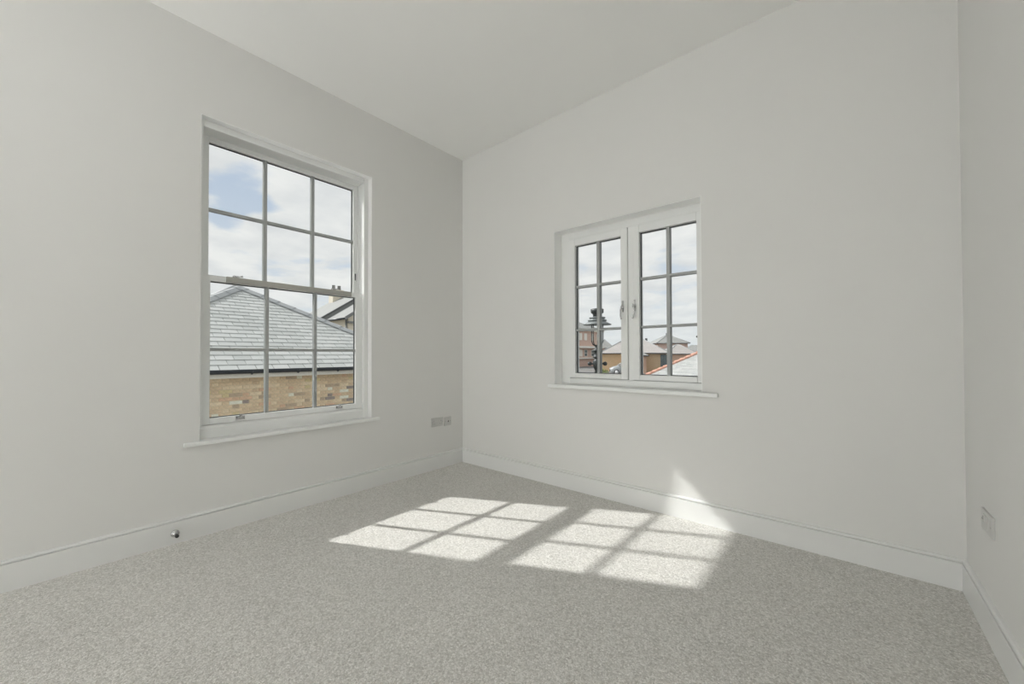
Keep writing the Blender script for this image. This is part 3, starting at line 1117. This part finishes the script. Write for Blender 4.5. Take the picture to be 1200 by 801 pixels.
# ------------------------------------------------------------------ outdoors: seen through the casements
# street lamp
LX, LY = -1.315, 5.392
t = thing('street_lamp', 'black iron street lamp with a wide hooded lantern outside the casement', 'street lamp', (LX, LY, -3.3))
Ml = Matrix.Translation((LX, LY, 0))
MB().lathe([(0.20, -3.3), (0.20, -2.5), (0.15, -2.4), (0.10, -2.2), (0.075, -1.5), (0.055, -0.2), (0.05, 0.62), (0.075, 0.66), (0.06, 0.72),
            (0.09, 0.80), (0.11, 0.93), (0.075, 0.99), (0.05, 1.02)], 20, Ml).build('post', M_IRON, t)
MB().lathe([(0.045, 1.00), (0.11, 1.03), (0.11, 1.05), (0.075, 1.08), (0.085, 1.15), (0.12, 1.18), (0.12, 1.20), (0.055, 1.23), (0.05, 1.30), (0.09, 1.32)], 18, Ml).build('collar', M_IRON, t)
dv = rt.normalized()
dv.z = 0
dv.normalize()
mb = MB().tube([Vector((LX, LY, 0.885)) - dv * 0.17, Vector((LX, LY, 0.885)) + dv * 0.17], 0.022, 10)
for sg in (-1, 1):
    mb.tube([Vector((LX, LY, 0.885)) + dv * sg * q for q in (0.13, 0.15, 0.18, 0.21, 0.225)], [0.022, 0.045, 0.052, 0.04, 0.015], 10)
mb.build('ladder_bar', M_IRON, t)
for k in range(4):
    an = math.radians(38 + 90 * k + 45)
    ca, sa = math.cos(an), math.sin(an)
    MB().tube([(LX + r_ * ca, LY + r_ * sa, z) for r_, z in ((0.155, 1.80), (0.158, 1.55), (0.155, 1.40), (0.12, 1.325), (0.05, 1.29))], 0.0115, 8).build('frame_rod', M_IRON, t)
MB().lathe([(0.09, 1.32), (0.125, 1.36), (0.14, 1.45), (0.142, 1.79)], 20, Ml).build('lantern_glass', M_LGLASS, t)
MB().lathe([(0.32, 1.778), (0.322, 1.79), (0.23, 1.835), (0.20, 1.85), (0.20, 1.862), (0.215, 1.866), (0.215, 1.895), (0.17, 1.905), (0.165, 1.925),
            (0.185, 1.93), (0.185, 1.955), (0.12, 1.965)], 28, Ml).build('hood', M_HOOD, t)
MB().lathe([(0.10, 1.96), (0.095, 2.01), (0.115, 2.04), (0.145, 2.06), (0.15, 2.14), (0.13, 2.15), (0.10, 2.155), (0.02, 2.16)], 22, Ml).build('crown', M_IRON, t)

# far lamp whose lantern just shows at the edge of the casement
q = CAM + 52 * (fw + rt * (818.6 - 600) / F_PX - up * (394.5 - 409.65) / F_PX)
t = thing('street_lamp', 'tiny distant dark lamp head against the sky beside the casement frame', 'street lamp', (q.x, q.y, -1.15))
Mq = Matrix.Translation((q.x, q.y, q.z))
MB().tube([(q.x, q.y, -1.15), (q.x, q.y, q.z - 0.2)], 0.06, 8).build('post', M_HOOD, t)
MB().lathe([(0.10, -0.24), (0.16, -0.12), (0.32, -0.05), (0.34, 0.10), (0.12, 0.26)], 14, Mq).build('lantern', M_IRON, t)

# tall red brick building at the far left
t = thing('brick_building', 'tall red brick building with white framed windows behind the street lamp', 'building', (-38, 60, -1.15))
XL = -33.4
MB().box(-45, XL, 50, 67.6, -3.0, 5.7).build('wall', M_PINKBRICK, t)
A0, A1, A2, A3 = Vector((XL + 0.5, 49.5, 5.75)), Vector((XL + 0.5, 68.1, 5.75)), Vector((-45.5, 68.1, 5.75)), Vector((-45.5, 49.5, 5.75))
R0, R1 = Vector((-39.4, 55.5, 8.6)), Vector((-39.4, 62.1, 8.6))
for f in ((A0, A1, R1, R0), (A1, A2, R1), (A2, A3, R0, R1), (A3, A0, R0)):
    MB().poly_slab(f, (0, 0, 0.06)).build('roof_slope', M_ROOFGREY, t)
MB().box(XL - 0.1, XL + 0.42, 49.6, 68.0, 5.42, 5.80).build('cornice', M_FRAMEW, t)
MF = Matrix.Translation((XL, 0, 0)) @ Matrix.Rotation(math.pi / 2, 4, 'Z')     # local x = world y, local -y = world +x
for y in (55.4, 57.2, 59.0, 60.8, 63.4, 65.6):
    far_window(t, MF, y, y + 1.0, 3.7, 5.0, 0.0, M_FRAMEW, M_FRAMEW)
    far_window(t, MF, y, y + 1.1, 0.7, 2.0, 0.0, M_FRAMEW, M_PANE if y > 60 else M_FRAMEW)
MB().box(XL - 0.05, XL + 0.75, 55.0, 67.4, 2.25, 2.62).build('canopy', M_FRAMEW, t)
MB().box(XL - 0.05, XL + 0.35, 55.0, 64.6, 0.28, 0.52).build('string_course', M_FRAMEW, t)

# small pitched outbuilding between it and the long house
t = thing('outbuilding', 'small red outbuilding with grey lean roof beyond the long brick house', 'building', (-31.5, 74, -1.15))
qo = CAM + 85 * (fw + rt * (708.5 - 600) / F_PX)
hip_block(t, qo.x, qo.y, 0.5, 3.2, 3.4, -3.0, 2.4, 1.9, M_PINKBRICK, M_ROOFGREY)

# long single-storey tan house
YAWC = math.radians(23)
t = thing('long_brick_house', 'long tan brick house with hipped slate roof behind the parked car', 'house', (-17.6, 48.2, -1.15))
qc = CAM + 53 * (fw + rt * (742.5 - 600) / F_PX)
RC = hip_block(t, qc.x, qc.y, YAWC, 8.0, 6.0, -3.0, 1.22, 1.95, M_TANBRICK, M_ROOFPINK)
MB().box(3.22, 3.97, -3.06, -2.98, -1.1, 1.05, RC).build('door', M_BLUEGREY, t)
for xa, xb in ((3.30, 3.56), (3.66, 3.90)):
    MB().box(xa, xb, -3.10, -3.04, -1.0, 0.98, RC).build('pane', M_PANE, t)
MB().tube([RC @ Vector((-1.55, -1.5, 2.2)), RC @ Vector((-1.55, -1.5, 3.3))], 0.04, 6).build('aerial_mast', M_HOOD, t)
# its front wing
MB().box(-0.25, 1.40, -7.5, -3.0, -3.0, 0.90, RC).build('wing_wall', M_REDBRICK, t)
e0 = [(-0.55, -7.8, 0.92), (1.67, -7.8, 0.92), (1.67, -2.6, 0.92), (-0.55, -2.6, 0.92)]
r0, r1 = (0.57, -6.7, 1.50), (0.57, -1.6, 1.50)
for f in ((e0[0], e0[1], r0), (e0[1], e0[2], r1, r0), (e0[3], e0[0], r0, r1)):
    MB().poly_slab([RC @ Vector(q) for q in f], (0, 0, 0.05)).build('roof_slope', M_ROOFGREY, t)
for a, b in ((0, 1), (1, 2)):
    MB().tube([RC @ Vector(e0[a]), RC @ Vector(e0[b])], 0.06, 6).build('gutter', M_GUTTER, t)

# low red brick house farther off
t = thing('low_brick_house', 'low red brick house with pointed slate roof above the orange hip tiles', 'house', (-16.6, 61, -1.15))
RD = hip_block(t, -17.2, 62.0, math.radians(38), 4.4, 4.2, -3.0, 1.12, 1.5, M_REDBRICK, M_ROOFPINK)

# two storey house behind
t = thing('tall_brick_house', 'two storey pinkish brick house with pyramid slate roof and small chimney', 'house', (-23.5, 75, -1.15))
RE = hip_block(t, -23.4, 76.2, math.radians(38), 5.6, 5.4, -3.0, 3.2, 1.7, M_PINKBRICK, M_ROOFGREY)
MB().box(-0.3, 0.2, -0.3, 0.3, 4.4, 5.25, RE).build('chimney', M_HOOD, t)
far_window(t, RE, -0.4, 0.7, 1.2, 2.5, -2.7)
# chimney stack of the house behind the mullion
t = thing('chimney_house', 'grey roofed far house with a brick chimney stack, mostly behind the window mullion', 'house', (-28, 70, -1.15))
hip_block(t, -28.6, 68.2, math.radians(38), 4.0, 5.0, -3.0, 1.6, 1.4, M_PINKBRICK, M_ROOFPINK)
q = CAM + 70 * (fw + rt * (757.3 - 600) / F_PX)
MB().box(q.x - 0.45, q.x + 0.45, q.y - 0.45, q.y + 0.45, -1.0, 3.35).build('chimney', M_HOOD, t)
MB().lathe([(0.2, 3.34), (0.2, 3.9), (0.26, 3.95)], 12, Matrix.Translation((q.x, q.y, 0))).build('chimney_pot', M_HOOD, t)
# farthest roofs at the right
t = thing('distant_house', 'pale hazy roofed house farthest off beside the casement frame', 'house', (-17, 95, -1.15))
hip_block(t, -24.2, 101, math.radians(30), 9, 6, -3.0, 1.6, 1.7, M_PINKBRICK, M_ROOFGREY)


# near slate roof with orange hip tiles
def near_roof():
    S = Vector((-7.01, 22.88, -0.337))
    TP = math.tan(math.radians(30))
    d = Vector((1, 1, TP))
    t = thing('slate_roof_house', 'brick house whose pale slate roof carries a line of orange hip tiles', 'house', (-3.0, 26.5, -1.9))
    lo = S - d * 1.6                          # hip foot
    top = S + d * 4.4
    XE_ = top.x + 7.0
    # deck
    MB().poly_slab([lo, (XE_ + 4, lo.y, lo.z), (XE_ + 4, top.y, top.z), top], (0, 0, -0.05)).build('roof', M_UNDER, t)
    MB().poly_slab([lo, top, (lo.x, top.y + (top.y - lo.y), lo.z)], (0, 0, -0.05)).build('roof_slope', M_SLATE_F[0], t)
    MB().box(lo.x + 0.4, XE_ + 3.6, lo.y + 0.4, top.y + 5, -3.0, lo.z + 0.02).build('wall', M_TANBRICK, t)
    MB().box(lo.x + 0.2, XE_ + 3.8, lo.y - 0.1, lo.y, lo.z - 0.1, lo.z).build('gutter', M_GUTTER, t)
    rnd = random.Random(3)
    cs, sn = math.cos(math.radians(30)), math.sin(math.radians(30))
    L_ = (top.y - lo.y) / cs
    gauge, sw, sl, th = 0.192, 0.305, 0.40, 0.020
    loose = [MB() for _ in range(4)]
    v, r = -0.04, 0
    while v < L_ - 0.1:
        u = -sw + (r % 2) * sw / 2
        while u < XE_ + 3.5 - lo.x:
            q = clip([(u, v), (u + sw - 0.008, v), (u + sw - 0.008, v + sl), (u, v + sl)], -1, cs, -0.02)
            if len(q) >= 3:
                mb = MB().prism([(a - u, b - v) for a, b in q], 'z', 0, th)
                Mx_ = Matrix.Translation((lo.x + u, lo.y + v * cs, lo.z + v * sn + 0.012)) @ Matrix.Rotation(math.radians(30), 4, 'X') @ Matrix.Rotation(-0.045, 4, 'X')
                loose[rnd.randrange(4)].add([Mx_ @ Vector(x) for x in mb.v], mb.f)
            u += sw
        v += gauge
        r += 1
    allr = MB()
    for l in loose:
        allr.add(l.v, l.f)
    ob = allr.build('slating', M_SLATE_F[0], t, kind='stuff')
    for m_ in M_SLATE_F[1:]:
        ob.data.materials.append(m_)
    i = 0
    for k, l in enumerate(loose):
        for _ in l.f:
            ob.data.polygons[i].material_index = k
            i += 1
    dn = d.normalized()
    n = int((top - lo).length / 0.42)
    for i in range(n):
        a = lo + dn * (i * 0.42) + Vector((0, 0, 0.02))
        b = a + dn * 0.44
        MB().tube([a + Vector((0, 0, 0.03)), b], [0.125, 0.105], 8).build('hip_tile', M_TERRA, t)


near_roof()


# parked car
def car():
    ang = math.radians(-8)
    f = (-rt * math.cos(ang) - fw * math.sin(ang))
    f.z = 0
    f.normalize()
    wheel = CAM + 42 * (fw + rt * (722.3 - 600) / F_PX)
    zg = gz(wheel.y)
    side = Vector((0, 0, 1)).cross(f)
    near = -1 if side.dot(fw) > 0 else 1
    ctr = Vector((wheel.x, wheel.y, 0)) - f * 1.07 - side * near * 0.75
    t = thing('car', 'silver grey hatchback parked before the long tan brick house', 'car', (ctr.x, ctr.y, zg))
    R_ = Matrix((f, side, Vector((0, 0, 1)))).transposed().to_4x4()
    R_.translation = Vector((ctr.x, ctr.y, zg))
    R_ = R_ @ Matrix.Diagonal((0.82, 0.95, 1.0, 1.0))
    # body: stations along the length, each a half section mirrored
    st = [(2.05, 0.30, 0.62, 0.62), (1.95, 0.24, 0.76, 0.74), (1.55, 0.22, 0.92, 0.84), (0.95, 0.22, 1.00, 0.86), (0.3, 0.22, 1.00, 0.87),
          (-1.0, 0.22, 1.02, 0.87), (-1.75, 0.24, 1.02, 0.84), (-2.02, 0.34, 0.92, 0.74)]
    vs_, fs_ = [], []
    for (x, zb, zt, hw) in st:
        for (yy, zz) in ((-hw * .92, zb), (-hw, zb + .12), (-hw, zt - .16), (-hw * .9, zt), (hw * .9, zt), (hw, zt - .16), (hw, zb + .12), (hw * .92, zb)):
            vs_.append(R_ @ Vector((x, yy, zz)))
    for i in range(len(st) - 1):
        for k in range(8):
            fs_.append((i * 8 + k, i * 8 + (k + 1) % 8, i * 8 + 8 + (k + 1) % 8, i * 8 + 8 + k))
    fs_ += [tuple(range(8)), tuple(range((len(st) - 1) * 8, len(st) * 8))]
    MB().add(vs_, fs_, True).build('body', M_CARPAINT, t, bevel=0.0)
    # cabin
    def cabin(k, zt, nm, mt, inset):
        pts = [(1.00 - inset, 0.98), (0.18 - inset * .4, zt), (-1.35 + inset * .2, zt - 0.04), (-1.98 + inset, 0.98)]
        v2, f2 = [], []
        for (x, z), hw in zip(pts, (0.80, 0.60, 0.60, 0.76)):
            for s in (-1, 1):
                v2.append(R_ @ Vector((x, s * (hw + k), z)))
        for i in range(3):
            f2.append((2 * i, 2 * i + 2, 2 * i + 3, 2 * i + 1))
        f2 += [(0, 2, 4, 6), (1, 7, 5, 3), (0, 1, 7, 6)]
        return MB().add(v2, f2).build(nm, mt, t)
    cabin(0.0, 1.44, 'greenhouse', M_CARGLASS, 0.0)
    top = [(0.20, 1.435, 0.605), (-0.5, 1.475, 0.61), (-1.38, 1.41, 0.60)]
    v2 = [R_ @ Vector((x, s * hw, z + dz)) for x, z, hw in top for s in (-1, 1) for dz in (-0.02, 0.035)]
    f2 = []
    for i in range(2):
        a = i * 4
        f2 += [(a, a + 4, a + 5, a + 1), (a + 2, a + 3, a + 7, a + 6), (a + 1, a + 5, a + 7, a + 3), (a, a + 2, a + 6, a + 4)]
    f2 += [(0, 1, 3, 2), (8, 10, 11, 9)]
    MB().add(v2, f2).build('roof', M_CARPAINT, t)
    for s in (-1, 1):
        for (xa, za, ha, xb, zb, hb) in ((1.0, 0.98, 0.81, 0.19, 1.45, 0.61), (-0.42, 1.0, 0.83, -0.45, 1.45, 0.62), (-1.98, 0.98, 0.77, -1.37, 1.42, 0.61)):
            MB().tube([R_ @ Vector((xa, s * ha, za)), R_ @ Vector((xb, s * hb, zb))], 0.045, 6).build('pillar', M_CARPAINT, t)
        for x in (1.30, -1.30):
            Mw = R_ @ Matrix.Translation((x, s * 0.72, 0.31)) @ Matrix.Rotation(math.pi / 2, 4, 'X')
            wq = MB().lathe([(0.20, -0.16), (0.30, -0.16), (0.32, -0.1), (0.32, 0.1), (0.30, 0.16), (0.20, 0.16)], 24, Mw).build('wheel', M_TYRE, t)
            MB().lathe([(0.215, -0.170), (0.22, 0.0), (0.215, 0.170)], 20, Mw).build('hub_cap', M_ALLOY, wq)
        Mh = R_ @ Matrix.Translation((1.90, s * 0.56, 0.68)) @ Matrix.Rotation(s * 0.45, 4, 'Z')
        MB().box(-0.08, 0.10, -0.17, 0.17, -0.07, 0.07, Mh).build('headlamp', M_LIGHT, t, bevel=0.03)
        MB().box(0.72, 0.90, s * 0.93 - 0.09, s * 0.93 + 0.09, 0.98, 1.12, R_).build('door_mirror', M_CARPAINT, t, bevel=0.03)
    MB().box(2.00, 2.06, -0.40, 0.40, 0.38, 0.56, R_).build('grille', M_TYRE, t, bevel=0.01)


car()

# low shrub by the long house
q = CAM + 43 * (fw + rt * (705.0 - 600) / F_PX)
rnd = random.Random(8)
mb = MB()
for i in range(260):
    an, rr, hh = rnd.uniform(0, 6.283), rnd.uniform(0, 1) ** 0.5 * 0.75, rnd.uniform(0.02, 0.75)
    c = Vector((q.x + rr * math.cos(an), q.y + rr * math.sin(an), gz(q.y) + hh * (1 - 0.5 * rr)))
    a = Vector((rnd.uniform(-1, 1), rnd.uniform(-1, 1), rnd.uniform(-.2, 1))).normalized() * 0.11
    b = a.orthogonal().normalized() * 0.05
    mb.add([c - a * .5, c + b, c + a, c - b], [(0, 1, 2, 3)])
t = thing('shrub', 'small yellow green shrub at the foot of the long house beside the car', 'shrub', (q.x, q.y, gz(q.y)))
mb.build('foliage', M_LEAF, t, kind='stuff')
MB().tube([(q.x, q.y, gz(q.y) - 0.05), (q.x + 0.05, q.y, gz(q.y) + 0.5)], [0.03, 0.015], 6).build('stem', M_LEAD, t)
